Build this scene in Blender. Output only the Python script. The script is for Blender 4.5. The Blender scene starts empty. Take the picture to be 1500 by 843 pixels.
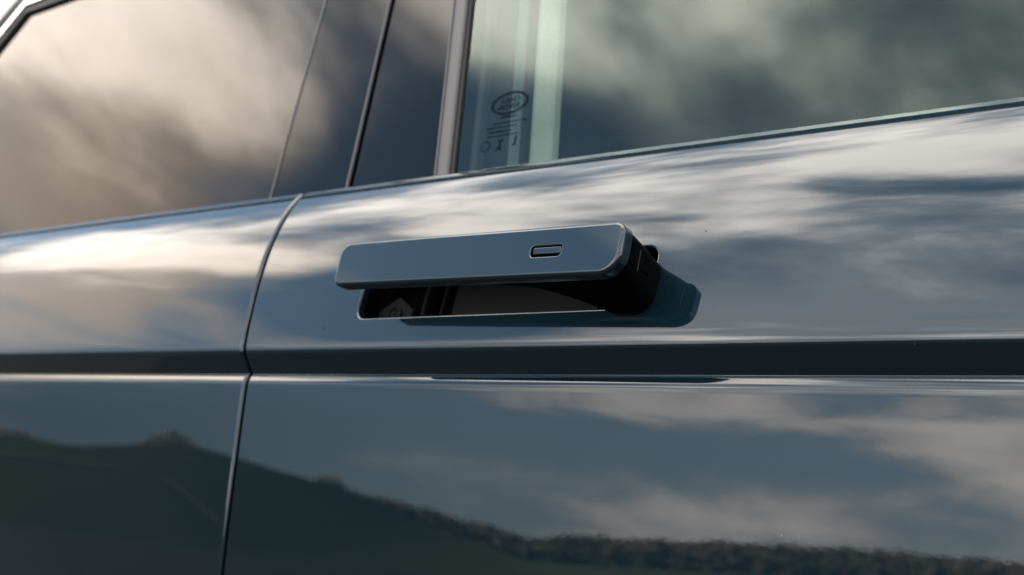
import bpy, math, random
import numpy as np
from mathutils import Vector, Matrix, noise as mnoise

R = math.radians
random.seed(7)
sc = bpy.context.scene
col = sc.collection

# ------------------------------------------------------------------ camera
H0 = 0.95                       # height of the body-side groove above the ground (m)
cam_d = bpy.data.cameras.new('camera')
cam = bpy.data.objects.new('camera', cam_d)
col.objects.link(cam)
cam.location = (0.0, -0.62, H0)
cam.rotation_euler = (R(90 + 4.004), 0, R(38.03))
cam_d.sensor_width = 36.0
cam_d.lens = 42.0
cam_d.clip_start = 0.02
cam_d.clip_end = 8000
cam_d.dof.use_dof = True
cam_d.dof.focus_distance = 0.705
cam_d.dof.aperture_fstop = 7.5
sc.camera = cam

# ------------------------------------------------------------------ render look
sc.view_settings.view_transform = 'Standard'
sc.view_settings.look = 'None'
sc.view_settings.gamma = 1.0
sc.view_settings.use_curve_mapping = False
sc.view_settings.exposure = 2.45
sc.render.engine = 'CYCLES'
sc.cycles.use_denoising = True
sc.cycles.max_bounces = 10
sc.cycles.transparent_max_bounces = 12
sc.cycles.caustics_reflective = False
sc.cycles.caustics_refractive = False

# ------------------------------------------------------------------ world: blue sky with broken cloud
SUN_EL, SUN_AZ = 24.0, 25.0      # sun behind the far side of the car; azimuth from +Y towards -X
world = bpy.data.worlds.new('World')
sc.world = world
world.use_nodes = True
wn, wl = world.node_tree.nodes, world.node_tree.links
wn.clear()
w_out = wn.new('ShaderNodeOutputWorld')
w_bg = wn.new('ShaderNodeBackground')
w_bg.inputs['Strength'].default_value = 0.1
wl.new(w_bg.outputs[0], w_out.inputs[0])
sky = wn.new('ShaderNodeTexSky')
sky.sky_type = 'NISHITA'
sky.sun_disc = False
sky.sun_elevation = R(SUN_EL)
sky.sun_rotation = R(-SUN_AZ)
sky.air_density = 1.0
sky.dust_density = 0.4


def wmath(op, a, b=None, c=None, clamp=False):
    n = wn.new('ShaderNodeMath')
    n.operation = op
    n.use_clamp = clamp
    for i, v in enumerate((a, b, c)):
        if v is None:
            continue
        if isinstance(v, (int, float)):
            n.inputs[i].default_value = v
        else:
            wl.new(v, n.inputs[i])
    return n.outputs[0]


def wsmooth(v, lo, hi):
    n = wn.new('ShaderNodeMapRange')
    n.interpolation_type = 'SMOOTHSTEP'
    n.inputs['From Min'].default_value = lo
    n.inputs['From Max'].default_value = hi
    wl.new(v, n.inputs['Value'])
    return n.outputs[0]


tc = wn.new('ShaderNodeTexCoord')
sep = wn.new('ShaderNodeSeparateXYZ')
wl.new(tc.outputs['Generated'], sep.inputs[0])
dx, dy, dz = sep.outputs
el = wmath('MULTIPLY', wmath('ARCSINE', dz), 57.2958)
az = wmath('MULTIPLY', wmath('ARCTAN2', wmath('MULTIPLY', dx, -1.0), wmath('MULTIPLY', dy, -1.0)), 57.2958)


def wnoise(scale, stretch, off, detail, rough, dist=0.0):
    mp = wn.new('ShaderNodeMapping')
    mp.inputs['Scale'].default_value = (1, 1, stretch)
    mp.inputs['Location'].default_value = off
    wl.new(tc.outputs['Generated'], mp.inputs[0])
    n = wn.new('ShaderNodeTexNoise')
    n.inputs['Scale'].default_value = scale
    n.inputs['Detail'].default_value = detail
    n.inputs['Roughness'].default_value = rough
    n.inputs['Distortion'].default_value = dist
    wl.new(mp.outputs[0], n.inputs['Vector'])
    return n.outputs['Fac']


def lobe(a0, e0, wa, we, amp):
    a = wmath('POWER', wmath('MULTIPLY', wmath('SUBTRACT', az, a0), 1.0 / wa), 2.0)
    e = wmath('POWER', wmath('MULTIPLY', wmath('SUBTRACT', el, e0), 1.0 / we), 2.0)
    return wmath('MULTIPLY', wmath('EXPONENT', wmath('MULTIPLY', wmath('ADD', a, e), -1.0)), amp)


def wmixc(fac, A, B, blend='MIX'):
    n = wn.new('ShaderNodeMix')
    n.data_type = 'RGBA'
    n.blend_type = blend
    for key, v in (('Factor', fac), ('A', A), ('B', B)):
        if isinstance(v, tuple):
            n.inputs[key].default_value = (*v, 1)
        elif isinstance(v, (int, float)):
            n.inputs[key].default_value = v
        else:
            wl.new(v, n.inputs[key])
    return n.outputs['Result']


# clear air: physical sky, whitened by thin haze that thickens towards the horizon
air = wmixc(1.0, sky.outputs[0], (0.74, 0.78, 0.80), 'MULTIPLY')
hz = wmath('SUBTRACT', 0.80, wmath('MULTIPLY', wsmooth(el, 3.0, 30.0), 0.58))
air = wmixc(hz, air, wmixc(wsmooth(el, 8.0, 30.0), (1.25, 1.8, 2.3), (1.6, 2.25, 2.75)))

# high broken cloud
billow = wnoise(3.6, 1.9, (4.2, 1.7, 0.4), 7.0, 0.52, 0.35)
shape = wmath('MULTIPLY', wmath('SUBTRACT', billow, 0.48), 1.9)
# the cloud banks and the clear gaps that stand opposite the car side (azimuth, elevation, widths, amount)
LOBES = [
    (76, 31, 13, 8, .50),      # large bright bank
    (54.5, 35.5, 5.0, 4.2, -.95),    # clear gap beside it
    (62, 44, 12, 3, .20),
    (105, 36, 22, 10, -.10),
    (49, 41, 6, 3.5, -.55),
    (39, 50, 8, 2.8, .38),
    (25, 49, 8, 4.0, .12),
    (60, 66, 30, 5, .55),
    (34, 56, 10, 3, .05),
    (26, 42, 7, 4, .30),
    (26, 26, 17, 6, .38),
    (29, 38, 12, 7, .48),
    (51, 29.5, 8, 4, -.75),
    (78, 48, 22, 4.5, .50),
    (52, 55, 14, 3.5, .45),
]
dens = shape
for L in LOBES:
    dens = wmath('ADD', dens, lobe(*L))
dens = wmath('ADD', dens, wmath('MULTIPLY', wsmooth(el, 58.0, 80.0), 0.45))
mask = wmath('MULTIPLY', wsmooth(dens, -0.25, 0.32), wsmooth(el, 13.0, 20.0))
shade = lobe(66, 21, 16, 7, -1.0)           # darker underside of the large bank
core = wsmooth(wmath('ADD', wmath('ADD', dens, wmath('ADD', shade, lobe(29, 35, 16, 11, -.62))), wmath('MULTIPLY', wmath('SUBTRACT', wnoise(7.0, 2.2, (1.1, 6.3, 2.0), 6.0, 0.55), 0.5), 0.9)), -0.1, 0.62)
warm = lobe(68, 27, 15, 13, 1.0)
high = wmixc(core, wmixc(warm, (3.5, 3.65, 3.9), (4.6, 3.75, 3.0)), wmixc(warm, (13.6, 12.5, 11.5), (14.2, 12.0, 9.8)))
# low cumulus above the skyline
dlow = wmath('MULTIPLY', wmath('SUBTRACT', wnoise(6.0, 2.6, (2.0, 3.1, 5.2), 8.0, 0.50, 0.2), 0.46), 2.2)
for L in ((20, 10.5, 9, 2.6, .45), (24, 5.0, 4, 1.8, .40), (50, 8, 12, 8, -.45), (24, 7.2, 5, .9, -.35)):
    dlow = wmath('ADD', dlow, lobe(*L))
mlow = wmath('MULTIPLY', wsmooth(dlow, -0.12, 0.35), wmath('SUBTRACT', 1.0, wsmooth(el, 15.0, 23.0)))
low = wmixc(wsmooth(dlow, 0.0, 0.8), (3.3, 3.2, 3.2), (7.0, 6.4, 6.0))
full = wmixc(mlow, air, low)
full = wmixc(lobe(65, 4, 21, 11, .95), full, (0.45, 0.65, 0.85))      # rain-dark bank low down
full = wmixc(mask, full, high)
wl.new(full, w_bg.inputs['Color'])

# ------------------------------------------------------------------ sun
sun_d = bpy.data.lights.new('sun', 'SUN')
sun_d.energy = 2.2
sun_d.angle = R(0.53)
sun_d.color = (1.0, 0.86, 0.70)
sun = bpy.data.objects.new('sun', sun_d)
col.objects.link(sun)
sdir = Vector((-math.sin(R(SUN_AZ)) * math.cos(R(SUN_EL)), math.cos(R(SUN_AZ)) * math.cos(R(SUN_EL)), math.sin(R(SUN_EL))))
sun.rotation_euler = sdir.to_track_quat('Z', 'Y').to_euler()
sun.location = (-3, 8, 6)

# ------------------------------------------------------------------ materials
def mat(name):
    m = bpy.data.materials.new(name)
    m.use_nodes = True
    nt = m.node_tree
    b = nt.nodes['Principled BSDF']
    return m, nt, b


def simple(name, rgb, rough=0.5, metal=0.0, spec=0.5, coat=0.0, grain=0.0, gscale=900.0, bump=0.0):
    m, nt, b = mat(name)
    b.inputs['Base Color'].default_value = (*rgb, 1)
    b.inputs['Roughness'].default_value = rough
    b.inputs['Metallic'].default_value = metal
    b.inputs['Specular IOR Level'].default_value = spec
    b.inputs['Coat Weight'].default_value = coat
    b.inputs['Coat Roughness'].default_value = 0.02
    if grain or bump:
        t = nt.nodes.new('ShaderNodeTexCoord')
        n = nt.nodes.new('ShaderNodeTexNoise')
        n.inputs['Scale'].default_value = gscale
        n.inputs['Detail'].default_value = 4
        nt.links.new(t.outputs['Object'], n.inputs['Vector'])
        if grain:
            r = nt.nodes.new('ShaderNodeMapRange')
            r.inputs['To Min'].default_value = rough - grain
            r.inputs['To Max'].default_value = rough + grain
            nt.links.new(n.outputs['Fac'], r.inputs['Value'])
            nt.links.new(r.outputs[0], b.inputs['Roughness'])
            mx = nt.nodes.new('ShaderNodeMix')
            mx.data_type = 'RGBA'
            mx.inputs['A'].default_value = (*[c * 0.8 for c in rgb], 1)
            mx.inputs['B'].default_value = (*[c * 1.2 for c in rgb], 1)
            nt.links.new(n.outputs['Fac'], mx.inputs['Factor'])
            nt.links.new(mx.outputs['Result'], b.inputs['Base Color'])
        if bump:
            bp = nt.nodes.new('ShaderNodeBump')
            bp.inputs['Strength'].default_value = 1.0
            bp.inputs['Distance'].default_value = bump
            nt.links.new(n.outputs['Fac'], bp.inputs['Height'])
            nt.links.new(bp.outputs[0], b.inputs['Normal'])
    return m


def paint_material():
    m, nt, b = mat('blue_green_car_paint')
    N, Lk = nt.nodes, nt.links
    t = N.new('ShaderNodeTexCoord')
    base = (0.0036, 0.0138, 0.0198)
    # fine flake in the base coat
    fl = N.new('ShaderNodeTexNoise')
    fl.inputs['Scale'].default_value = 2600
    fl.inputs['Detail'].default_value = 2
    Lk.new(t.outputs['Object'], fl.inputs['Vector'])
    mx = N.new('ShaderNodeMix')
    mx.data_type = 'RGBA'
    mx.inputs['A'].default_value = (*[c * 0.75 for c in base], 1)
    mx.inputs['B'].default_value = (*[c * 1.3 for c in base], 1)
    Lk.new(fl.outputs['Fac'], mx.inputs['Factor'])
    # sparse dust specks
    vo = N.new('ShaderNodeTexVoronoi')
    vo.inputs['Scale'].default_value = 55
    Lk.new(t.outputs['Object'], vo.inputs['Vector'])
    th = N.new('ShaderNodeMath')
    th.operation = 'LESS_THAN'
    th.inputs[1].default_value = 0.036
    Lk.new(vo.outputs['Distance'], th.inputs[0])
    sepc = N.new('ShaderNodeSeparateColor')
    Lk.new(vo.outputs['Color'], sepc.inputs[0])
    pick = N.new('ShaderNodeMath')
    pick.operation = 'GREATER_THAN'
    pick.inputs[1].default_value = 0.88
    Lk.new(sepc.outputs[0], pick.inputs[0])
    dst = N.new('ShaderNodeMath')
    dst.operation = 'MULTIPLY'
    Lk.new(th.outputs[0], dst.inputs[0])
    Lk.new(pick.outputs[0], dst.inputs[1])
    dm = N.new('ShaderNodeMix')
    dm.data_type = 'RGBA'
    Lk.new(dst.outputs[0], dm.inputs['Factor'])
    Lk.new(mx.outputs['Result'], dm.inputs['A'])
    dm.inputs['B'].default_value = (0.09, 0.085, 0.075, 1)
    Lk.new(dm.outputs['Result'], b.inputs['Base Color'])
    b.inputs['Metallic'].default_value = 0.3
    b.inputs['Roughness'].default_value = 0.45
    b.inputs['Specular IOR Level'].default_value = 0.0
    b.inputs['Coat Weight'].default_value = 1.0
    b.inputs['Coat Roughness'].default_value = 0.012
    b.inputs['Coat IOR'].default_value = 1.70
    # orange peel in the clear coat
    op = N.new('ShaderNodeTexNoise')
    op.inputs['Scale'].default_value = 260
    op.inputs['Detail'].default_value = 1.5
    Lk.new(t.outputs['Object'], op.inputs['Vector'])
    bp = N.new('ShaderNodeBump')
    bp.inputs['Strength'].default_value = 0.22
    bp.inputs['Distance'].default_value = 0.00002
    Lk.new(op.outputs['Fac'], bp.inputs['Height'])
    Lk.new(bp.outputs[0], b.inputs['Coat Normal'])
    return m


def glass_material(name, tint, gain, refl=(1, 1, 1)):
    m = bpy.data.materials.new(name)
    m.use_nodes = True
    nt = m.node_tree
    N, Lk = nt.nodes, nt.links
    N.clear()
    out = N.new('ShaderNodeOutputMaterial')
    mix = N.new('ShaderNodeMixShader')
    tr = N.new('ShaderNodeBsdfTransparent')
    tr.inputs[0].default_value = (*tint, 1)
    gl = N.new('ShaderNodeBsdfGlossy')
    gl.inputs['Color'].default_value = (*refl, 1)
    gl.inputs['Roughness'].default_value = 0.004
    fr = N.new('ShaderNodeFresnel')
    fr.inputs['IOR'].default_value = 1.52
    mu = N.new('ShaderNodeMath')
    mu.operation = 'MULTIPLY'
    mu.use_clamp = True
    mu.inputs[1].default_value = gain
    Lk.new(fr.outputs[0], mu.inputs[0])
    Lk.new(mu.outputs[0], mix.inputs[0])
    Lk.new(tr.outputs[0], mix.inputs[1])
    Lk.new(gl.outputs[0], mix.inputs[2])
    Lk.new(mix.outputs[0], out.inputs[0])
    return m


M = {}
M['paint'] = paint_material()
M['glass'] = glass_material('green_tinted_glass', (0.70, 0.80, 0.74), 1.2, (0.86, 1.0, 0.93))
M['privacy'] = glass_material('dark_privacy_glass', (0.05, 0.055, 0.06), 0.9)
M['gloss_black'] = simple('gloss_black_pillar', (0.003, 0.004, 0.005), 0.03, spec=0.28)
M['rubber'] = simple('black_rubber', (0.012, 0.012, 0.012), 0.55, grain=0.1, gscale=1500)
M['grey_trim'] = simple('grey_seal_trim', (0.082, 0.074, 0.072), 0.42, grain=0.06, gscale=700)
M['belt_trim'] = simple('satin_belt_trim', (0.055, 0.05, 0.047), 0.32, grain=0.05)
M['black_plastic'] = simple('black_plastic', (0.002, 0.002, 0.0022), 0.5, spec=0.03, grain=0.08, gscale=2600, bump=0.00004)
M['dark_void'] = simple('matt_black_plastic', (0.002, 0.002, 0.002), 0.8, spec=0.1)
M['grey_plastic'] = simple('charcoal_grained_plastic', (0.0058, 0.0055, 0.0053), 0.62, spec=0.06, grain=0.1, gscale=2400, bump=0.00012)
M['lock_plastic'] = simple('black_lock_plastic', (0.0042, 0.0040, 0.0042), 0.5, spec=0.05, grain=0.08, gscale=2400, bump=0.00008)
M['steel'] = simple('brushed_steel', (0.14, 0.14, 0.14), 0.45, metal=1.0)
M['pale_trim'] = simple('pale_pillar_trim', (0.74, 0.70, 0.58), 0.6, grain=0.08, gscale=500)
M['belt_web'] = simple('grey_seat_belt_web', (0.20, 0.23, 0.23), 0.7, grain=0.1, gscale=900)
M['cabin'] = simple('dark_cabin_trim', (0.018, 0.022, 0.028), 0.8, grain=0.1, gscale=60)
M['headliner'] = simple('beige_headliner_cloth', (.52, .50, .42), .9, grain=.05, gscale=300)
M['chrome'] = simple('bright_window_trim', (0.62, 0.64, 0.66), 0.12, metal=1.0)
M['etch'] = glass_material('etched_glass_mark', (0.13, 0.15, 0.16), 0.5)

# ------------------------------------------------------------------ mesh helpers
def link(o, parent=None):
    col.objects.link(o)
    if parent is not None:
        o.parent = parent
    return o


class MB:
    """collects vertices with their own shading normals and builds ONE mesh object"""
    def __init__(s):
        s.v, s.n, s.f = [], [], []

    def grid(s, P, Nn, closed=False, flip=False):
        r, c = len(P), len(P[0])
        o = len(s.v)
        for i in range(r):
            s.v.extend([tuple(map(float, p)) for p in P[i]])
            s.n.extend([tuple(map(float, p)) for p in Nn[i]])
        for i in range(r - 1):
            for j in range(c if closed else c - 1):
                k = (j + 1) % c
                q = (o + i * c + j, o + i * c + k, o + (i + 1) * c + k, o + (i + 1) * c + j)
                s.f.append(q[::-1] if flip else q)

    def fan(s, ring, nrm, flip=False):
        o = len(s.v)
        cen = np.mean(np.array(ring), axis=0)
        s.v.extend([tuple(map(float, p)) for p in ring])
        s.v.append(tuple(map(float, cen)))
        s.n.extend([tuple(map(float, nrm))] * (len(ring) + 1))
        m = len(ring)
        for j in range(m):
            q = (o + j, o + (j + 1) % m, o + m)
            s.f.append(q[::-1] if flip else q)

    def poly(s, pts, nrm):
        o = len(s.v)
        s.v.extend([tuple(map(float, p)) for p in pts])
        s.n.extend([tuple(map(float, nrm))] * len(pts))
        s.f.append(tuple(range(o, o + len(pts))))

    def build(s, name, material, parent=None, custom=True):
        me = bpy.data.meshes.new(name)
        me.from_pydata(s.v, [], s.f)
        # orient every face along its stored normals
        vv, nn = np.array(s.v), np.array(s.n)
        flipme = []
        for p in me.polygons:
            idx = list(p.vertices)
            if nn[idx].mean(axis=0) @ np.array(p.normal) < 0:
                flipme.append(p.index)
        if flipme:
            fs = set(flipme)
            faces = [f[::-1] if i in fs else f for i, f in enumerate(s.f)]
            bpy.data.meshes.remove(me)
            me = bpy.data.meshes.new(name)
            me.from_pydata(s.v, [], faces)
        me.polygons.foreach_set('use_smooth', [True] * len(me.polygons))
        me.materials.append(material)
        if custom:
            me.normals_split_custom_set_from_vertices(s.n)
        me.update()
        o = bpy.data.objects.new(name, me)
        return link(o, parent)


def unit(v):
    v = np.array(v, float)
    return v / max(np.linalg.norm(v), 1e-12)


def loft(mb, rings, closed=True, cap0=True, cap1=True):
    """rings: list of equal-length point rings; face normals, hard caps"""
    A = [np.array(r, float) for r in rings]
    n = len(A[0])
    for i in range(len(A) - 1):
        for j in range(n if closed else n - 1):
            k = (j + 1) % n
            q = [A[i][j], A[i][k], A[i + 1][k], A[i + 1][j]]
            nr = np.cross(q[2] - q[0], q[3] - q[1])
            cen = (A[i].mean(0) + A[i + 1].mean(0)) / 2
            nr = unit(nr)
            if nr @ (sum(q) / 4 - cen) < 0:
                nr = -nr
            mb.poly(q, nr)
    if closed and cap0:
        mb.fan(A[0], unit(A[0].mean(0) - A[1].mean(0)))
    if closed and cap1:
        mb.fan(A[-1], unit(A[-1].mean(0) - A[-2].mean(0)))


def rrect(u0, u1, v0, v1, rtl, rtr, rbr, rbl, nl=40, ns=8, nc=8):
    """rounded rectangle, clockwise from the top left; equal point layout for any size"""
    pts = []
    def arc(cx, cy, r, a0):
        for i in range(nc):
            a = R(a0 - 90.0 * i / (nc - 1))
            pts.append((cx + r * math.cos(a), cy + r * math.sin(a)))
    def seg(p, q, n):
        for i in range(1, n):
            f = i / n
            pts.append((p[0] + (q[0] - p[0]) * f, p[1] + (q[1] - p[1]) * f))
    arc(u0 + rtl, v1 - rtl, rtl, 180)
    seg((u0 + rtl, v1), (u1 - rtr, v1), nl)
    arc(u1 - rtr, v1 - rtr, rtr, 90)
    seg((u1, v1 - rtr), (u1, v0 + rbr), ns)
    arc(u1 - rbr, v0 + rbr, rbr, 0)
    seg((u1 - rbr, v0), (u0 + rbl, v0), nl)
    arc(u0 + rbl, v0 + rbl, rbl, -90)
    seg((u0, v0 + rbl), (u0, v1 - rtl), ns)
    return np.array(pts)


def rect_like(u0, u1, v0, v1, nl=40, ns=8, nc=8, cu=0.02, cv=0.01):
    """square-cornered rectangle with the same point layout as rrect"""
    pts = []
    def corner(p, a, b):          # a, b: directions of the incoming and the outgoing side
        h = (nc - 1) / 2
        for i in range(nc):
            f = i - h
            d = a if f < 0 else b
            pts.append((p[0] + d[0] * abs(f) / h, p[1] + d[1] * abs(f) / h))
    def seg(p, q, n):
        for i in range(1, n):
            f = i / n
            pts.append((p[0] + (q[0] - p[0]) * f, p[1] + (q[1] - p[1]) * f))
    corner((u0, v1), (0, -cv), (cu, 0))
    seg((u0 + cu, v1), (u1 - cu, v1), nl)
    corner((u1, v1), (-cu, 0), (0, -cv))
    seg((u1, v1 - cv), (u1, v0 + cv), ns)
    corner((u1, v0), (0, cv), (-cu, 0))
    seg((u1 - cu, v0), (u0 + cu, v0), nl)
    corner((u0, v0), (cu, 0), (0, cv))
    seg((u0, v0 + cv), (u0, v1 - cv), ns)
    return np.array(pts)


def outline_dirs(pts):
    """unit directions pointing into a clockwise outline"""
    a = np.roll(pts, -1, 0) - np.roll(pts, 1, 0)
    d = np.stack([a[:, 1], -a[:, 0]], 1)
    return d / np.maximum(np.linalg.norm(d, axis=1, keepdims=True), 1e-9)


# ------------------------------------------------------------------ body side section
# girth s (m) measured from the groove; t = how far the outward normal tips upwards (degrees)
LOW = [(-.50, 1.0), (-.30, 4.0), (-.2, 4.8), (-.05, 6.2), (-.013, 7.2), (-.009, 10), (-.0068, 27), (-.0016, 38), (-.0003, 48), (0.0, 20)]
UPP = [(0, 0), (.0006, -25), (.0175, -25), (.0195, -5), (.022, 12), (.026, 17), (.034, 19.5), (.05, 20.5), (.075, 22.5), (.105, 27),
       (.135, 34), (.155, 41), (.179, 53), (.1812, 80), (.1835, 110), (.189, 140)]


def integrate(keys, n=6000):
    s = np.linspace(keys[0][0], keys[-1][0], n)
    k = np.array(keys)
    t = np.interp(s, k[:, 0], k[:, 1])
    # round the corners of the piecewise curve slightly so that reflections flow
    t = np.radians(t)
    ds = s[1] - s[0]
    y = np.concatenate([[0], np.cumsum((np.sin(t)[:-1] + np.sin(t)[1:]) / 2 * ds)])
    z = np.concatenate([[0], np.cumsum((np.cos(t)[:-1] + np.cos(t)[1:]) / 2 * ds)])
    return s, t, y, z


def smooth_keys(keys, spans):
    """cosine-free smoothing: resample and blur the tilt over gentle spans"""
    k = np.array(keys)
    s = np.linspace(k[0, 0], k[-1, 0], 4001)
    t = np.interp(s, k[:, 0], k[:, 1])
    ds = s[1] - s[0]
    out = t.copy()
    for lo, hi, w in spans:
        n = max(3, int(w / ds) | 1)
        ker = np.hanning(n + 2)[1:-1]
        ker /= ker.sum()
        tb = np.convolve(np.pad(t, n // 2, mode='edge'), ker, 'valid')
        wgt = np.clip((s - lo) / (w * .5), 0, 1) * np.clip((hi - s) / (w * .5), 0, 1)
        out = out * (1 - wgt) + tb * wgt
    return list(zip(s, out))


lowk = smooth_keys(LOW, [(-.5, -.012, .05)])
uppk = smooth_keys(UPP, [(.030, .178, .025)])
sl, tl, yl, zl = integrate(lowk)
yl -= yl[-1]
zl -= zl[-1]
su, tu, yu, zu = integrate(uppk)
PS = np.r_[sl, su[1:]]
PT = np.r_[tl, tu[1:]]
PY = np.r_[yl, yu[1:]] - yu.min()
PZ = np.r_[zl, zu[1:]] - 0.0025 + H0


def sec(s):
    return np.interp(s, PS, PY), np.interp(s, PS, PZ), np.interp(s, PS, PT)


def body_point(X, s, depth=0.0):
    y, z, t = sec(s)
    n = np.array([0.0, -math.cos(t), math.sin(t)])
    return np.array([X, y, z]) - n * depth, n


SEAM_Z = [-.5, -.16, -.084, -.02, .017, .035, .063, .098, .126, .150, .3]
SEAM_X = [-.778, -.7640, -.7608, -.7578, -.7570, -.7598, -.7632, -.7672, -.7696, -.7725, -.7730]


def seam_x(z):
    return float(np.interp(z - H0, SEAM_Z, SEAM_X))


GAP = 0.0024
X_REAR, X_FRONT = -2.05, 0.55
S_ROWS = np.unique(np.round(np.concatenate([
    np.linspace(-.45, -.014, 60), np.arange(-.014, .0236, .00025), np.linspace(.0236, .037, 14),
    np.linspace(.037, .095, 40), np.linspace(.095, .178, 56), np.arange(.178, .1885, .0004)]), 6))

# ------------------------------------------------------------------ the car
car = bpy.data.objects.new('car', None)
car['label'] = 'blue green car seen close from the side with its door handle popped out'
car['category'] = 'car'
link(car)


def fold(mb, rows, side, xedge, depth=0.014, rad=0.0028):
    """rolled edge of a door skin along the seam; side +1 faces +X"""
    P, Nn = [], []
    phis = [R(a) for a in (0, 15, 30, 45, 60, 75, 90)]
    for s in rows:
        y, z, t = sec(s)
        n = np.array([0.0, -math.cos(t), math.sin(t)])
        base = np.array([xedge(z), y, z])
        xs = np.array([side, 0.0, 0.0])
        rp, rn = [], []
        for ph in phis:
            rp.append(base + xs * rad * math.sin(ph) - n * rad * (1 - math.cos(ph)))
            rn.append(n * math.cos(ph) + xs * math.sin(ph))
        rp.append(rp[-1] - n * depth)
        rn.append(xs)
        P.append(rp)
        Nn.append(rn)
    mb.grid(P, Nn)


def skin(mb, rows, xa, xb, ncol):
    P, Nn = [], []
    for s in rows:
        y, z, t = sec(s)
        a, b = (xa(z) if callable(xa) else xa), (xb(z) if callable(xb) else xb)
        P.append([(a + (b - a) * j / ncol, y, z) for j in range(ncol + 1)])
        Nn.append([(0.0, -math.cos(t), math.sin(t))] * (ncol + 1))
    mb.grid(P, Nn)


RAD = 0.0028
rear_edge = lambda z: seam_x(z) - GAP - RAD * 0.9
front_edge = lambda z: seam_x(z) + GAP + RAD * 0.4

# rear door skin
mb = MB()
skin(mb, S_ROWS, X_REAR, rear_edge, 8)
fold(mb, S_ROWS, 1, rear_edge)
rear_door = mb.build('rear_door', M['paint'], car)

# front door skin with the pull-handle opening
HX0, HX1, HS0, HS1 = -.6400, -.3840, .0429, .0885      # opening (X, girth)
BX0, BX1, BS0, BS1 = -.670, -.354, .037, .095
mb = MB()
lo = S_ROWS[S_ROWS <= BS0 + 1e-7]
mid = S_ROWS[(S_ROWS >= BS0 - 1e-7) & (S_ROWS <= BS1 + 1e-7)]
hi = S_ROWS[S_ROWS >= BS1 - 1e-7]
skin(mb, lo, front_edge, X_FRONT, 8)
skin(mb, hi, front_edge, X_FRONT, 8)
skin(mb, mid, front_edge, BX0, 2)
skin(mb, mid, BX1, X_FRONT, 5)
fold(mb, S_ROWS, -1, front_edge, rad=RAD * 0.4)
inner = rrect(HX0, HX1, HS0, HS1, .010, .010, .012, .010, 60, 12, 12)
outer = rect_like(BX0, BX1, BS0, BS1, 60, 12, 12, .02, .012)
P, Nn = [], []
for f in np.linspace(0, 1, 14):
    ring = inner * (1 - f) + outer * f
    bp = [body_point(x, s) for x, s in ring]
    P.append([b[0] for b in bp])
    Nn.append([b[1] for b in bp])
mb.grid(P, Nn, closed=True)
# rolled lip of the opening
dirs = outline_dirs(inner)
LIP = 0.0016
P, Nn = [], []
for ph in [R(a) for a in (0, 18, 36, 54, 72, 90)] + ['end']:
    rp, rn = [], []
    for (x, s), d in zip(inner, dirs):
        p, n = body_point(x, s)
        t = sec(s)[2]
        dv = np.array([d[0], math.sin(t) * d[1], math.cos(t) * d[1]])
        if ph == 'end':
            rp.append(p + dv * LIP - n * (LIP + .005))
            rn.append(dv)
        else:
            rp.append(p + dv * LIP * math.sin(ph) - n * LIP * (1 - math.cos(ph)))
            rn.append(n * math.cos(ph) + dv * math.sin(ph))
    P.append(rp)
    Nn.append(rn)
mb.grid(P, Nn, closed=True)
front_door = mb.build('front_door', M['paint'], car)

# rubber seal deep in the gap between the two doors
mb = MB()
P, Nn = [], []
for s in S_ROWS[::3]:
    rp, rn = [], []
    for dxx in (-.012, .012):
        y, z, t = sec(s)
        p, n = body_point(seam_x(z) + dxx, s, .012)
        rp.append(p)
        rn.append(n)
    P.append(rp)
    Nn.append(rn)
mb.grid(P, Nn)
mb.build('door_gap_seal', M['rubber'], car)

# ---- black bowl behind the opening
bowl_o = rrect(HX0 - .004, HX1 + .004, HS0 - .004, HS1 + .004, .013, .013, .015, .013, 40, 8, 8)
cx, cs = (HX0 + HX1) / 2, (HS0 + HS1) / 2
mb = MB()
P, Nn = [], []
for dep, sh in ((.0045, 0), (.010, .001), (.020, .003), (.030, .005), (.034, .009)):
    rp, rn = [], []
    od = outline_dirs(bowl_o)
    for (x, s), d in zip(bowl_o, od):
        p, n = body_point(cx + (x - cx), s, 0)
        y, z, t = sec(cs)
        nc = np.array([0.0, -math.cos(t), math.sin(t)])
        dv = np.array([d[0], math.sin(t) * d[1], math.cos(t) * d[1]])
        rp.append(p - nc * dep + dv * sh)
        rn.append(unit(dv * 1.0 + nc * (0.1 if dep < .03 else 1.0)))
    P.append(rp)
    Nn.append(rn)
mb.grid(P, Nn, closed=True)
mb.fan(P[-1], nc)
recess = mb.build('handle_recess', M['black_plastic'], front_door)

# local frame of the opening: u along the car, v up the skin, w outwards
yc, zc, tc_ = sec(cs)
nC = np.array([0.0, -math.cos(tc_), math.sin(tc_)])
vC = np.array([0.0, math.sin(tc_), math.cos(tc_)])
oC = np.array([cx, yc, zc])


def rec(u, v, w):
    return oC + np.array([u, 0, 0]) + vC * v + nC * w


def prism(name, outline, w0, w1, frame, material, parent, bevel=0.0006):
    """outline (u, v) extruded from w0 to w1 with a small bevel on the outer face"""
    pts = np.array(outline)
    cen = pts.mean(0)
    rings = [[frame(u, v, w0) for u, v in pts], [frame(u, v, w1 - bevel) for u, v in pts]]
    sh = 1 - bevel / max(1e-6, np.abs(pts - cen).max(0).min())
    rings.append([frame(*(cen + (np.array(q) - cen) * sh), w1) for q in pts])
    m = MB()
    loft(m, rings)
    return m.build(name, material, parent)


def circle(cu, cv, ru, rv, n=28):
    return [(cu + ru * math.cos(2 * math.pi * i / n), cv + rv * math.sin(2 * math.pi * i / n)) for i in range(n)]


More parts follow.
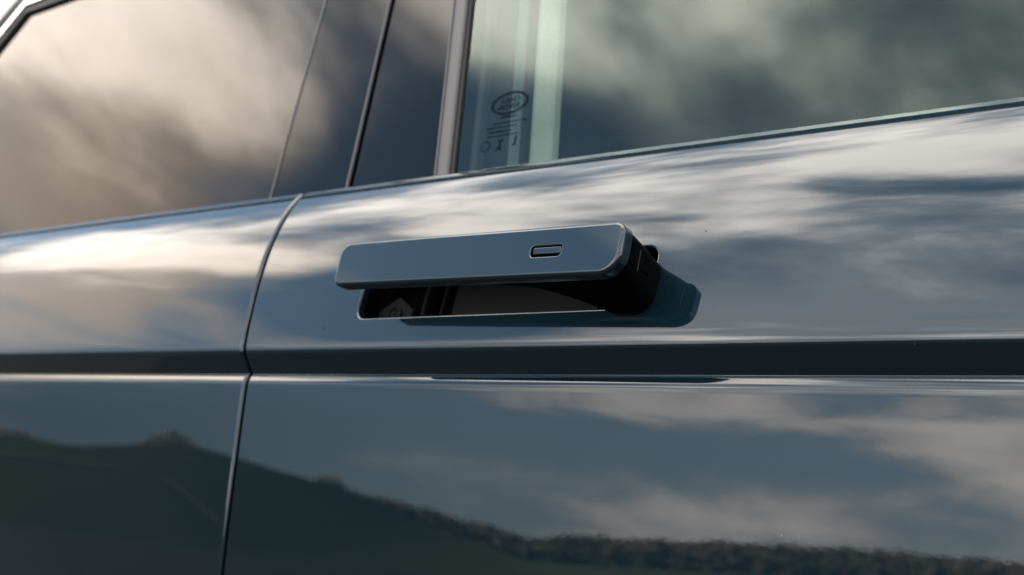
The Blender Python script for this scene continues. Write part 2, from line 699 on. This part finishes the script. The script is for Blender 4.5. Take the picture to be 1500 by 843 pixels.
# grained plate at the back of the recess, lock housing with its key slot, inner ribs
prism('recess_plate', rrect(-.052, .075, -.021, .016, .003, .003, .003, .003, 6, 3, 4), -.033, -.020, rec, M['grey_plastic'], front_door)
lock = prism('lock_housing', [(-.118, -.0225), (-.118, -.010), (-.100, .0015), (-.083, -.010), (-.084, -.0225)], -.034, -.0135, rec, M['lock_plastic'], front_door, .001)
prism('recess_rib', [(-.078, -.022), (-.078, .016), (-.0745, .016), (-.0745, -.022)], -.034, -.016, rec, M['dark_void'], front_door)
prism('recess_rib', [(-.060, -.022), (-.060, .016), (-.0575, .016), (-.0575, -.022)], -.034, -.0165, rec, M['dark_void'], front_door)
mb = MB()
ringo, ringi = circle(-.100, -.0135, .0064, .0064), circle(-.100, -.0135, .0052, .0052)
loft(mb, [[rec(u, v, -.0137) for u, v in ringo], [rec(u, v, -.0118) for u, v in ringo], [rec(u, v, -.0118) for u, v in ringi], [rec(u, v, -.0126) for u, v in ringi]])
mb.build('lock_cylinder', M['grey_plastic'], front_door)
prism('key_slot', rrect(-.1012, -.0988, -.0175, -.0095, .001, .001, .001, .001, 3, 3, 4), -.0126, -.0122, rec, M['dark_void'], front_door, .0001)

# ------------------------------------------------------------------ the popped-out handle
hO = np.array([-.5025, -.02943, .06994 + H0])
hu0 = unit((0.99951787, -0.02969217, 0.00907781))
hv0 = np.array((0.0, 0.29237, 0.95630))
hn = unit((-0.03104885, -0.95584369, 0.29223074))
rot = R(-1.5)
hu = unit(hu0 * math.cos(rot) + hv0 * math.sin(rot))
hv = unit(np.cross(hn, hu) * (1 if np.cross(hn, hu)[2] > 0 else -1))
hO = hO + hv * .0055


def hp(u, v, w):
    return hO + hu * u + hv * v + hn * w


def hvec(a, b, c):
    return unit(hu * a + hv * b + hn * c)


U0, U1, V0, V1 = -.1245, .1245, -.0172, .0166
BEV = 0.0029
CROWN = 0.9                                     # gentle crown of the face across its height (1/m)
face = rrect(U0, U1, V0, V1, .0100, .0085, .0145, .0075, 60, 10, 12)
fin = outline_dirs(face)
slot = rrect(.0545, .0805, -.0047, .0041, .0040, .0022, .0040, .0034, 60, 10, 12)
mb = MB()
fedge = face + fin * BEV


def crown(v):
    return -CROWN * .5 * v * v


P, Nn = [], []
for f in np.linspace(0, 1, 26):
    ring = slot * (1 - f) + fedge * f
    P.append([hp(u, v, crown(v)) for u, v in ring])
    Nn.append([hvec(0, CROWN * v, 1) for u, v in ring])
mb.grid(P, Nn, closed=True)
P, Nn = [], []
for a in (0, 15, 30, 45, 60, 75, 90, 'end'):
    rp, rn = [], []
    for (u, v), d in zip(fedge, fin):
        ph = R(90 if a == 'end' else a)
        o2 = -d * BEV * math.sin(ph)
        w = crown(v) - BEV * (1 - math.cos(ph)) - (.0062 if a == 'end' else 0)
        rp.append(hp(u + o2[0], v + o2[1], w))
        rn.append(hvec(-d[0] * math.sin(ph), -d[1] * math.sin(ph) + CROWN * v * math.cos(ph), math.cos(ph)))
    P.append(rp)
    Nn.append(rn)
mb.grid(P, Nn, closed=True)
# rolled edge of the button slot
sd = outline_dirs(slot)
P, Nn = [], []
for a in (0, 30, 60, 90, 'end'):
    rp, rn = [], []
    ph = R(90 if a == 'end' else a)
    for (u, v), d in zip(slot, sd):
        o2 = d * .0009 * math.sin(ph)
        w = crown(v) - .0009 * (1 - math.cos(ph)) - (.0008 if a == 'end' else 0)
        rp.append(hp(u + o2[0], v + o2[1], w))
        rn.append(hvec(d[0] * math.sin(ph), d[1] * math.sin(ph), math.cos(ph)))
    P.append(rp)
    Nn.append(rn)
mb.grid(P, Nn, closed=True)
handle = mb.build('door_handle', M['paint'], car)

# black pocket of the slot and the painted button in it
mb = MB()
pk = slot + sd * .0008
loft(mb, [[hp(u, v, -.0014) for u, v in pk], [hp(u, v, -.0042) for u, v in pk]], cap0=False, cap1=False)
# inside faces: turn the walls inwards
mb.n = [tuple(-np.array(n)) for n in mb.n]
mb.fan([hp(u, v, -.0042) for u, v in pk], hn)
mb.build('button_pocket', M['dark_void'], handle)
mb = MB()
bt = rrect(.0572, .0790, -.0020, .0025, .0012, .0008, .0008, .0012, 10, 4, 6)
bi = outline_dirs(bt)
P, Nn = [], []
for a in ('start', 90, 60, 30, 0):
    ph = R(90 if a == 'start' else a)
    rp, rn = [], []
    for (u, v), d in zip(bt, bi):
        q = np.array([u, v]) + d * .0006 * (1 - math.sin(ph))
        w = -.0004 - .0006 * (1 - math.cos(ph)) - (.003 if a == 'start' else 0)
        rp.append(hp(q[0], q[1], w))
        rn.append(hvec(-d[0] * math.sin(ph), -d[1] * math.sin(ph), math.cos(ph)))
    P.append(rp)
    Nn.append(rn)
mb.grid(P, Nn, closed=True)
mb.fan(P[-1], hn)
mb.build('handle_button', M['paint'], handle)

# black liner on the back of the shell
mb = MB()
lin = [rrect(U0 + i, U1 - i, V0 + i, V1 - i, .0100, .0085, .0138, .0075, 60, 10, 12) for i in (.0011, .0011, .0024, .0045)]
loft(mb, [[hp(u, v, w) for u, v in r] for r, w in zip(lin, (-.0070, -.0105, -.0128, -.0138))], cap0=True, cap1=True)
mb.build('handle_liner', M['black_plastic'], handle)

# swinging arm that carries the handle out of the door at its front end
mb = MB()
arm = []
for w, ua in ((-.0125, .012), (-.0150, .034), (-.0175, .047), (-.0220, .058), (-.0270, .0675), (-.0320, .0755), (-.0370, .083), (-.0430, .090), (-.0520, .098), (-.0640, .104)):
    f = min(1.0, (-w - .0125) / .032)
    q = rrect(ua, U1 - .0022 - max(0, -w - .03) * .10, V0 + .0014 - .0108 * f, V1 - .0016 - .0060 * f, .004, .006, .0100 + .004 * f, .0035, 24, 8, 8)
    arm.append([hp(u, v, w) for u, v in q])
loft(mb, arm)
mb.build('handle_arm', M['black_plastic'], handle)
ux = U1 - .0021
rings = []
for v, hw in ((.0060, .00035), (-.0075, .00035)):
    rings.append([hp(ux + .0004, v, -.0220 - hw), hp(ux + .0004, v, -.0220 + hw), hp(ux - .001, v, -.0220 + hw), hp(ux - .001, v, -.0220 - hw)])
mb = MB()
loft(mb, rings)
mb.build('arm_seam_strip', M['steel'], handle)
for wa, wb in ((-.0125, -.0205), (-.0238, -.0345)):
    mb = MB()
    loft(mb, [[hp(ux - .001, .0075, wa), hp(ux - .001, -.0060, wa), hp(ux - .001, -.0060, wb), hp(ux - .001, .0075, wb)],
              [hp(ux + .0005, .0068, wa - .0006), hp(ux + .0005, -.0053, wa - .0006), hp(ux + .0005, -.0053, wb + .0006), hp(ux + .0005, .0068, wb + .0006)]])
    mb.build('arm_cover', M['black_plastic'], handle)

# ------------------------------------------------------------------ glasshouse
GT = R(20.0)                                     # lean of the side glass
gN = np.array([0.0, -math.cos(GT), math.sin(GT)])
gV = np.array([0.0, math.sin(GT), math.cos(GT)])
gy0, gz0, _ = sec(.1812)
gO = np.array([0.0, gy0 + .009, gz0 - .004])


def gp(X, h, w=0.0):
    """X along the car, h up the glass from the belt, w outwards"""
    return gO + np.array([X, 0, 0]) + gV * h + gN * w


def slab(name, quad, w0, w1, material, parent, bevel=.0006):
    """quad: outline of (X, h) points, extruded along the glass normal with an eased outer edge"""
    pts = np.array(quad, float)
    cen = pts.mean(0)
    out = []
    for i in range(len(pts)):
        a, b, c = pts[i - 1], pts[i], pts[(i + 1) % len(pts)]
        e1, e2 = unit(b - a), unit(c - b)
        n1, n2 = np.array([e1[1], -e1[0]]), np.array([e2[1], -e2[0]])
        if n1 @ (cen - b) < 0:
            n1 = -n1
        if n2 @ (cen - b) < 0:
            n2 = -n2
        out.append(b + (n1 + n2) * bevel / max(.3, 1 + n1 @ n2))
    m = MB()
    rings = [[gp(x, h, w0) for x, h in pts], [gp(x, h, w1 - bevel) for x, h in pts], [gp(x, h, w1 - bevel * .3) for x, h in (pts * .6 + np.array(out) * .4)], [gp(x, h, w1) for x, h in out]]
    loft(m, rings)
    return m.build(name, material, parent)


HT = 0.34                                        # height of the side glass along its slope


def lean(Xb, Xt):                                # X at the belt and .18 m up the glass -> X at height h
    return lambda h: Xb + (Xt - Xb) * (h / .18)


l_rw = lean(-.8290, -.8367)      # rear glass / rear pillar trim
l_gap = lean(-.7273, -.7406)     # gap between the doors
l_ch0 = lean(-.6303, -.6632)     # front pillar trim / grey channel
l_ch1 = lean(-.6152, -.6467)     # grey channel / front glass

HB = -.006
# rear window corner, seen at the upper left: outline of the rear glass
rear_glass_outline = [(l_rw(HB), HB), (-1.66, HB), (-1.60, .14), (-1.488, .290), (-1.449, .3360), (-1.336, .3375), (l_rw(.3375), .3385)]
mb = MB()
mb.poly([gp(x, h, 0) for x, h in rear_glass_outline], gN)
rear_window = mb.build('rear_window', M['privacy'], car)

slab('pillar_trim', [(l_rw(HB) + .0012, HB), (l_gap(HB) - .0026, HB), (l_gap(HT) - .0026, HT), (l_rw(HT) + .0012, HT)], -.010, .0016, M['gloss_black'], car, .0009)['label'] = 'gloss black pillar cover on the rear door'
slab('pillar_trim', [(l_gap(HB) + .0022, HB), (l_ch0(HB), HB), (l_ch0(HT), HT), (l_gap(HT) + .0022, HT)], -.010, .0016, M['gloss_black'], car, .0009)['label'] = 'gloss black pillar cover on the front door'
slab('glass_edge_seal', [(l_rw(HB) - .0016, HB), (l_rw(HB) + .0008, HB), (l_rw(HT) + .0008, HT), (l_rw(HT) - .0016, HT)], -.006, .0024, M['belt_trim'], car, .0007)
slab('pillar_gap_lip', [(l_gap(HB) - .0052, HB), (l_gap(HB) - .0030, HB), (l_gap(HT) - .0030, HT), (l_gap(HT) - .0052, HT)], -.002, .0028, M['grey_trim'], car, .0009)
slab('pillar_gap_seal', [(l_gap(HB) - .006, HB), (l_gap(HB) + .006, HB), (l_gap(HT) + .006, HT), (l_gap(HT) - .006, HT)], -.016, -.0102, M['rubber'], car)
ch = slab('window_channel', [(l_ch0(HB) + .0006, HB), (l_ch1(HB), HB), (l_ch1(HT), HT), (l_ch0(HT) + .0006, HT)], -.006, .0042, M['grey_trim'], car, .0018)
slab('channel_lip', [(l_ch0(HB) + .0020, HB), (l_ch0(HB) + .0036, HB), (l_ch0(HT) + .0036, HT), (l_ch0(HT) + .0020, HT)], .0040, .0056, M['grey_trim'], ch, .0005)
slab('channel_wiper', [(l_ch1(HB) + .0002, HB), (l_ch1(HB) + .0030, HB), (l_ch1(HT) + .0030, HT), (l_ch1(HT) + .0002, HT)], -.006, .0008, M['rubber'], ch, .0005)

mb = MB()
mb.poly([gp(l_ch1(HB), HB, -.002), gp(X_FRONT, HB, -.002), gp(X_FRONT, HT, -.002), gp(l_ch1(HT), HT, -.002)], gN)
front_window = mb.build('front_window', M['glass'], car)

# belt seals along the top of both doors
def belt_seal(xa, xb, parent):
    secp = [(-.006, .0012), (.0030, .0012), (.0040, .0025), (.0040, .0050), (.0030, .0066), (.0006, .0072), (-.006, .0072)]
    rings = [[gp(x, h - .0030, w) for h, w in secp] for x in (xa, xb)]
    m = MB()
    loft(m, rings)
    return m.build('belt_seal', M['belt_trim'], parent)


belt_seal(X_REAR, seam_x(1.09) - .002, rear_door)
belt_seal(seam_x(1.09) + .002, X_FRONT, front_door)

# upper rear corner of the rear window: rubber frame, bright strip and painted rail beyond it
corner = rear_glass_outline[1:]


def offset_line(line, d):
    pts = np.array(line, float)
    out = []
    for i in range(len(pts)):
        a, b, c = pts[max(0, i - 1)], pts[i], pts[min(len(pts) - 1, i + 1)]
        e = unit(unit(b - a) + unit(c - b)) if 0 < i < len(pts) - 1 else unit(c - a)
        n = np.array([-e[1], e[0]])
        out.append(b + n * d)
    return np.array(out)


def rail(name, d0, d1, w0, w1, material):
    a, b = offset_line(corner, d0), offset_line(corner, d1)
    rings = []
    for p, q in zip(a, b):
        m1, m2 = p + (q - p) * .2, p + (q - p) * .8
        rings.append([gp(p[0], p[1], w0), gp(p[0], p[1], (w0 + w1) / 2 if w1 > w0 else w1), gp(m1[0], m1[1], w1), gp(m2[0], m2[1], w1), gp(q[0], q[1], (w0 + w1) / 2), gp(q[0], q[1], w0)])
    m = MB()
    loft(m, rings)
    return m.build(name, material, car)


rail('window_frame_seal', 0.0, .0125, -.012, .005, M['rubber'])
rail('window_frame_trim', .0128, .0275, -.012, .007, M['chrome'])
rail('roof_rail_seal', .0278, .0325, -.02, .002, M['rubber'])
rail('roof_rail', .0328, .16, -.03, .004, M['paint'])

# ------------------------------------------------------------------ what shows through the front glass
def inner_slab(name, Xb0, Xt0, Xb1, Xt1, w0, w1, material, bevel=.004):
    a, b = lean(Xb0, Xt0), lean(Xb1, Xt1)
    return slab(name, [(a(-.12), -.12), (b(-.12), -.12), (b(HT), HT), (a(HT), HT)], w0, w1, material, car, bevel)


inner_slab('inner_pillar_trim', -.5666, -.6001, -.5395, -.5727, -.041, -.034, M['pale_trim'], .006)
inner_slab('inner_pillar_cover', -.72, -.75, -.5688, -.6023, -.072, -.036, M['cabin'], .004)
inner_slab('frame_welt', -.6181, -.6490, -.6120, -.6430, -.0355, -.024, M['belt_web'], .002)
inner_slab('seat_belt', -.5858, -.6196, -.5740, -.6080, -.0358, -.034, M['belt_web'], .001)

# emblem and small print etched on the glass (X centre, height)
def gtext(name, body, X, h, size, material, parent, shear=0.0, squash=1.0):
    cu = bpy.data.curves.new(name, 'FONT')
    cu.body = body
    cu.size = size
    cu.align_x = 'CENTER'
    cu.align_y = 'CENTER'
    cu.shear = shear
    cu.offset = size * .022
    tmp = bpy.data.objects.new(name, cu)
    col.objects.link(tmp)
    dg = bpy.context.evaluated_depsgraph_get()
    me = bpy.data.meshes.new_from_object(tmp.evaluated_get(dg))
    bpy.data.objects.remove(tmp)
    bpy.data.curves.remove(cu)
    for v in me.vertices:
        p = gp(X + v.co.x * squash, h + v.co.y, -.0015)
        v.co = p
    me.materials.clear()
    me.materials.append(material)
    return link(bpy.data.objects.new(name, me), parent)


EX, EH = -.5742, .0660
mb = MB()
n = 64
for k in range(n):
    a0, a1 = 2 * math.pi * k / n, 2 * math.pi * (k + 1) / n
    o0, o1 = (EX + .0185 * math.cos(a0), EH + .0108 * math.sin(a0)), (EX + .0185 * math.cos(a1), EH + .0108 * math.sin(a1))
    i0, i1 = (EX + .0160 * math.cos(a0), EH + .0082 * math.sin(a0)), (EX + .0160 * math.cos(a1), EH + .0082 * math.sin(a1))
    mb.poly([gp(*o0, -.0015), gp(*o1, -.0015), gp(*i1, -.0015), gp(*i0, -.0015)], gN)
mb.build('emblem_oval', M['etch'], front_window)
gtext('emblem_lettering', 'LAND-', EX + .001, EH + .0030, .0068, M['etch'], front_window, .15)
gtext('emblem_lettering', '-ROVER', EX - .0005, EH - .0032, .0068, M['etch'], front_window, .15)
# illegible small print: rows of short marks
rnd = random.Random(3)
mb = MB()
for hh, x0, x1, sz in ((.0525, -.580, -.565, .0024), (.0478, -.586, -.553, .0016), (.0440, -.592, -.562, .0016), (.0400, -.588, -.567, .0020), (.0362, -.589, -.560, .0016)):
    x = x0
    while x < x1:
        wd = rnd.uniform(.0008, .0022)
        hgt = sz * rnd.uniform(.6, 1.0)
        mb.poly([gp(x, hh, -.0015), gp(x + wd, hh, -.0015), gp(x + wd, hh + hgt, -.0015), gp(x, hh + hgt, -.0015)], gN)
        x += wd + rnd.uniform(.0004, .0012)
mb.build('small_print', M['etch'], front_window)
for (x0, x1, h0, h1) in ((-.5775, -.5715, .0318, .0332), (-.5775, -.5715, .0240, .0254), (-.5755, -.5735, .0254, .0318)):
    mb = MB()
    mb.poly([gp(x0, h0, -.0015), gp(x1, h0, -.0015), gp(x1, h1, -.0015), gp(x0, h1, -.0015)], gN)
    mb.build('approval_mark', M['etch'], front_window)
mb = MB()
for k in range(24):
    a0, a1 = 2 * math.pi * k / 24, 2 * math.pi * (k + 1) / 24
    f = lambda r, a: gp(-.5885 + r * math.cos(a), .0285 + r * math.sin(a), -.0015)
    mb.poly([f(.0048, a0), f(.0048, a1), f(.0041, a1), f(.0041, a0)], gN)
mb.build('approval_mark', M['etch'], front_window)
mb = MB()
for (x0, x1, h0, h1) in ((-.5600, -.5582, .0260, .0345), (-.5614, -.5600, .0260, .0274)):
    mb.poly([gp(x0, h0, -.0015), gp(x1, h0, -.0015), gp(x1, h1, -.0015), gp(x0, h1, -.0015)], gN)
mb.build('approval_mark', M['etch'], front_window)

# ------------------------------------------------------------------ rest of the body shell (roof, floor, far side)
def box(name, x0, x1, y0, y1, z0, z1, material, parent, bev=.02):
    out = rrect(y0, y1, z0, z1, bev, bev, bev, bev, 4, 4, 6)
    m = MB()
    loft(m, [[(x, a, b) for a, b in out] for x in (x0, x1)])
    return m.build(name, material, parent)


top = gp(0, .46)
XA, XB = -3.0, 1.8
box('roof', XA, XB, top[1] - .03, 1.76, top[2] + .0, top[2] + .06, M['paint'], car, .025)
box('far_body_side', XA, XB, 1.80, 1.88, .30, 1.08, M['paint'], car, .03)
box('far_window', XA, -.40, 1.70, 1.705, 1.081, top[2] + .01, M['privacy'], car, .002)
box('far_window', -.30, XB, 1.70, 1.705, 1.081, top[2] + .01, M['glass'], car, .002)
box('far_pillar', -.399, -.301, 1.69, 1.72, 1.081, top[2] + .012, M['cabin'], car, .01)
box('headliner', XA + .1, XB - .2, top[1] + .03, 1.69, top[2] - .035, top[2] - .002, M['headliner'], car, .012)
box('cabin_floor', XA, XB, .12, 1.78, .32, .40, M['cabin'], car, .02)
box('rear_bulkhead', XA - .05, XA - .001, .05, 1.80, .30, top[2] - .002, M['cabin'], car, .02)
box('front_bulkhead', XB + .001, XB + .05, .05, 1.80, .30, 1.15, M['cabin'], car, .02)
box('inner_door_panel', XA, XB, .10, .13, .41, 1.03, M['cabin'], car, .01)
box('sill', XA, XB, -.04, .11, .22, .50, M['paint'], car, .03)

# ------------------------------------------------------------------ the place reflected in the car: lot, field, hillside, wood edge
SK_AZ = [-180, -90, -20, 10, 15, 21, 30, 37, 40, 44, 47, 50, 53, 55, 58, 62, 70, 90, 130, 180]
SK_EL = [1.0, 1.0, 1.0, 1.2, 1.2, 1.1, .4, -.1, .7, 1.9, 2.6, 3.1, 3.6, 3.4, 2.9, 2.7, 2.7, 2.7, 1.0, 1.0]


def terrain(azd, r):
    e = float(np.interp(azd, SK_AZ, SK_EL))
    rr = 170.0
    f = min(1.0, max(0.0, (r - 38) / (rr - 38)))
    f = f * f * (3 - 2 * f)
    zz = f * (math.tan(R(e)) * rr + .95)
    if r < 1500:
        p = Vector((math.sin(R(azd)) * r, math.cos(R(azd)) * r, 0))
        zz += f * .9 * mnoise.noise(p * .03) + f * .35 * mnoise.noise(p * .12)
    return zz


radii = [0.01, 2, 5, 10, 18, 26, 34, 42, 52, 64, 78, 94, 110, 126, 142, 156, 170, 190, 230, 400, 900, 2500, 6000]
naz = 360
V, Fc = [], []
for r in radii:
    for k in range(naz):
        a = -180 + 360 * k / naz
        V.append((-math.sin(R(a)) * r, -math.cos(R(a)) * r, terrain(a, r)))
for i in range(len(radii) - 1):
    for k in range(naz):
        q = (i * naz + k, i * naz + (k + 1) % naz, (i + 1) * naz + (k + 1) % naz, (i + 1) * naz + k)
        Fc.append(q[::-1])
me = bpy.data.meshes.new('ground')
me.from_pydata(V, [], Fc)
me.polygons.foreach_set('use_smooth', [True] * len(me.polygons))
me.update()
if me.polygons[naz * 5].normal.z < 0:
    me.flip_normals()
ground = link(bpy.data.objects.new('ground', me))
ground['kind'] = 'structure'
gm, nt, b = mat('gravel_and_grass')
N, Lk = nt.nodes, nt.links
t = N.new('ShaderNodeTexCoord')
ln = N.new('ShaderNodeVectorMath')
ln.operation = 'LENGTH'
Lk.new(t.outputs['Object'], ln.inputs[0])
nz = N.new('ShaderNodeTexNoise')
nz.inputs['Scale'].default_value = .06
nz.inputs['Detail'].default_value = 8
Lk.new(t.outputs['Object'], nz.inputs['Vector'])
ad = N.new('ShaderNodeMath')
ad.operation = 'MULTIPLY_ADD'
ad.inputs[1].default_value = 30
Lk.new(nz.outputs['Fac'], ad.inputs[0])
Lk.new(ln.outputs['Value'], ad.inputs[2])
mr = N.new('ShaderNodeMapRange')
mr.inputs['From Min'].default_value = 44
mr.inputs['From Max'].default_value = 52
Lk.new(ad.outputs[0], mr.inputs['Value'])
n2 = N.new('ShaderNodeTexNoise')
n2.inputs['Scale'].default_value = .35
n2.inputs['Detail'].default_value = 8
Lk.new(t.outputs['Object'], n2.inputs['Vector'])
gmx = N.new('ShaderNodeMix')
gmx.data_type = 'RGBA'
gmx.inputs['A'].default_value = (.010, .017, .006, 1)
gmx.inputs['B'].default_value = (.030, .028, .018, 1)
Lk.new(n2.outputs['Fac'], gmx.inputs['Factor'])
fld = N.new('ShaderNodeMix')
fld.data_type = 'RGBA'
fld.inputs['A'].default_value = (.035, .050, .018, 1)
fld.inputs['B'].default_value = (.085, .075, .042, 1)
Lk.new(n2.outputs['Fac'], fld.inputs['Factor'])
sx = N.new('ShaderNodeSeparateXYZ')
Lk.new(t.outputs['Object'], sx.inputs[0])
fx = N.new('ShaderNodeMath')           # wood pasture on the hill begins beyond this line
fx.operation = 'MULTIPLY_ADD'
fx.inputs[1].default_value = -.85
Lk.new(sx.outputs['Y'], fx.inputs[0])
Lk.new(sx.outputs['X'], fx.inputs[2])
fr_ = N.new('ShaderNodeMapRange')
fr_.inputs['From Min'].default_value = -8
fr_.inputs['From Max'].default_value = 8
Lk.new(fx.outputs[0], fr_.inputs['Value'])
hm = N.new('ShaderNodeMix')
hm.data_type = 'RGBA'
Lk.new(fr_.outputs[0], hm.inputs['Factor'])
Lk.new(gmx.outputs['Result'], hm.inputs['A'])
Lk.new(fld.outputs['Result'], hm.inputs['B'])
fm = N.new('ShaderNodeMix')
fm.data_type = 'RGBA'
Lk.new(mr.outputs[0], fm.inputs['Factor'])
nr = N.new('ShaderNodeMapRange')
nr.inputs['From Min'].default_value = 10
nr.inputs['From Max'].default_value = 14
Lk.new(ln.outputs['Value'], nr.inputs['Value'])
n3 = N.new('ShaderNodeMix')
n3.data_type = 'RGBA'
n3.inputs['A'].default_value = (.035, .034, .034, 1)
n3.inputs['B'].default_value = (.030, .026, .023, 1)
Lk.new(nr.outputs[0], n3.inputs['Factor'])
Lk.new(n3.outputs['Result'], fm.inputs['A'])
Lk.new(hm.outputs['Result'], fm.inputs['B'])
Lk.new(fm.outputs['Result'], b.inputs['Base Color'])
b.inputs['Roughness'].default_value = .95
b.inputs['Specular IOR Level'].default_value = 0.0
me.materials.append(gm)

# worn track climbing the hillside
pts = []
for azd, e in ((66, 1.9), (62, 2.0), (59, 2.05), (56.5, 2.1), (55, 2.0), (54, 1.6), (53, .95), (52.2, .2), (51.6, -.4)):
    best = min(np.linspace(40, 165, 500), key=lambda r: abs(terrain(azd, r) - .95 - r * math.tan(R(e))))
    pts.append((azd, best))
az_f = np.linspace(66, 51.6, 60)
rr_f = np.interp(-az_f, [-p[0] for p in pts], [p[1] for p in pts])
V, Fc = [], []
for i, (a_, r_) in enumerate(zip(az_f, rr_f)):
    for k in (-1, 1):
        r2, a2 = r_ + k * 1.2, a_ + k * .22
        V.append((-math.sin(R(a2)) * r2, -math.cos(R(a2)) * r2, terrain(a2, r2) + .25))
    if i:
        Fc.append((2 * i - 2, 2 * i - 1, 2 * i + 1, 2 * i))
me = bpy.data.meshes.new('hill_track')
me.from_pydata(V, [], Fc)
me.materials.append(simple('pale_dry_earth', (.055, .047, .035), .95, spec=0.0))
track = link(bpy.data.objects.new('hill_track', me))
track['kind'] = 'structure'

# wood edge along the skyline: thousands of leaf clumps, one mass
rnd = random.Random(11)
base = [(math.cos(2.399 * i) * math.sqrt(1 - (1 - 2 * (i + .5) / 10) ** 2), math.sin(2.399 * i) * math.sqrt(1 - (1 - 2 * (i + .5) / 10) ** 2), 1 - 2 * (i + .5) / 10) for i in range(10)]
V, Fc = [], []


def leaf(c, sz):
    n1 = Vector((rnd.gauss(0, 1), rnd.gauss(0, 1), rnd.gauss(0, 1))).normalized()
    n2 = n1.orthogonal().normalized()
    n3 = n1.cross(n2)
    o = len(V)
    for i in range(5):
        a = 2 * math.pi * i / 5 + rnd.random()
        V.append(tuple(Vector(c) + (n2 * math.cos(a) + n3 * math.sin(a)) * sz * rnd.uniform(.6, 1.2)))
    Fc.append((o, o + 1, o + 2, o + 3, o + 4))


a = 8.0
while a < 72:
    r = 168 + rnd.uniform(-5, 8)
    hgt = float(np.interp(a, [34, 40, 47], [5.0, 3.0, .5])) * rnd.uniform(.9, 1.1)
    for a0, wa_, h_ in ((54.2, 1.1, 2.2), (61.0, 1.6, 1.2), (46.6, .5, 1.8)):
        hgt += h_ * math.exp(-((a - a0) / wa_) ** 2) * rnd.uniform(.6, 1.1)
    if rnd.random() < .004:
        hgt += 1.5
    wd = hgt * rnd.uniform(.35, .6)
    z0 = terrain(a, r) - .2
    for k in range(int(14 + hgt * 14)):
        q = Vector((rnd.gauss(0, 1), rnd.gauss(0, 1), rnd.gauss(0, 1))).normalized() * rnd.uniform(.55, 1)
        x, y = -math.sin(R(a)) * r, -math.cos(R(a)) * r
        leaf((x + q.x * wd, y + q.y * wd, z0 + hgt * (.5 + .5 * q.z)), min(.5, hgt * .16))
    a += .06 if a < 40 else .06
me = bpy.data.meshes.new('wood_edge')
me.from_pydata(V, [], Fc)
me.update()
wood = link(bpy.data.objects.new('wood_edge', me))
wood['kind'] = 'stuff'
wood['label'] = 'brown green wood edge along the skyline mirrored low in the door'
wood['category'] = 'wood'
me.materials.append(simple('brown_green_foliage', (.16, .125, .085), .8, spec=0.1))
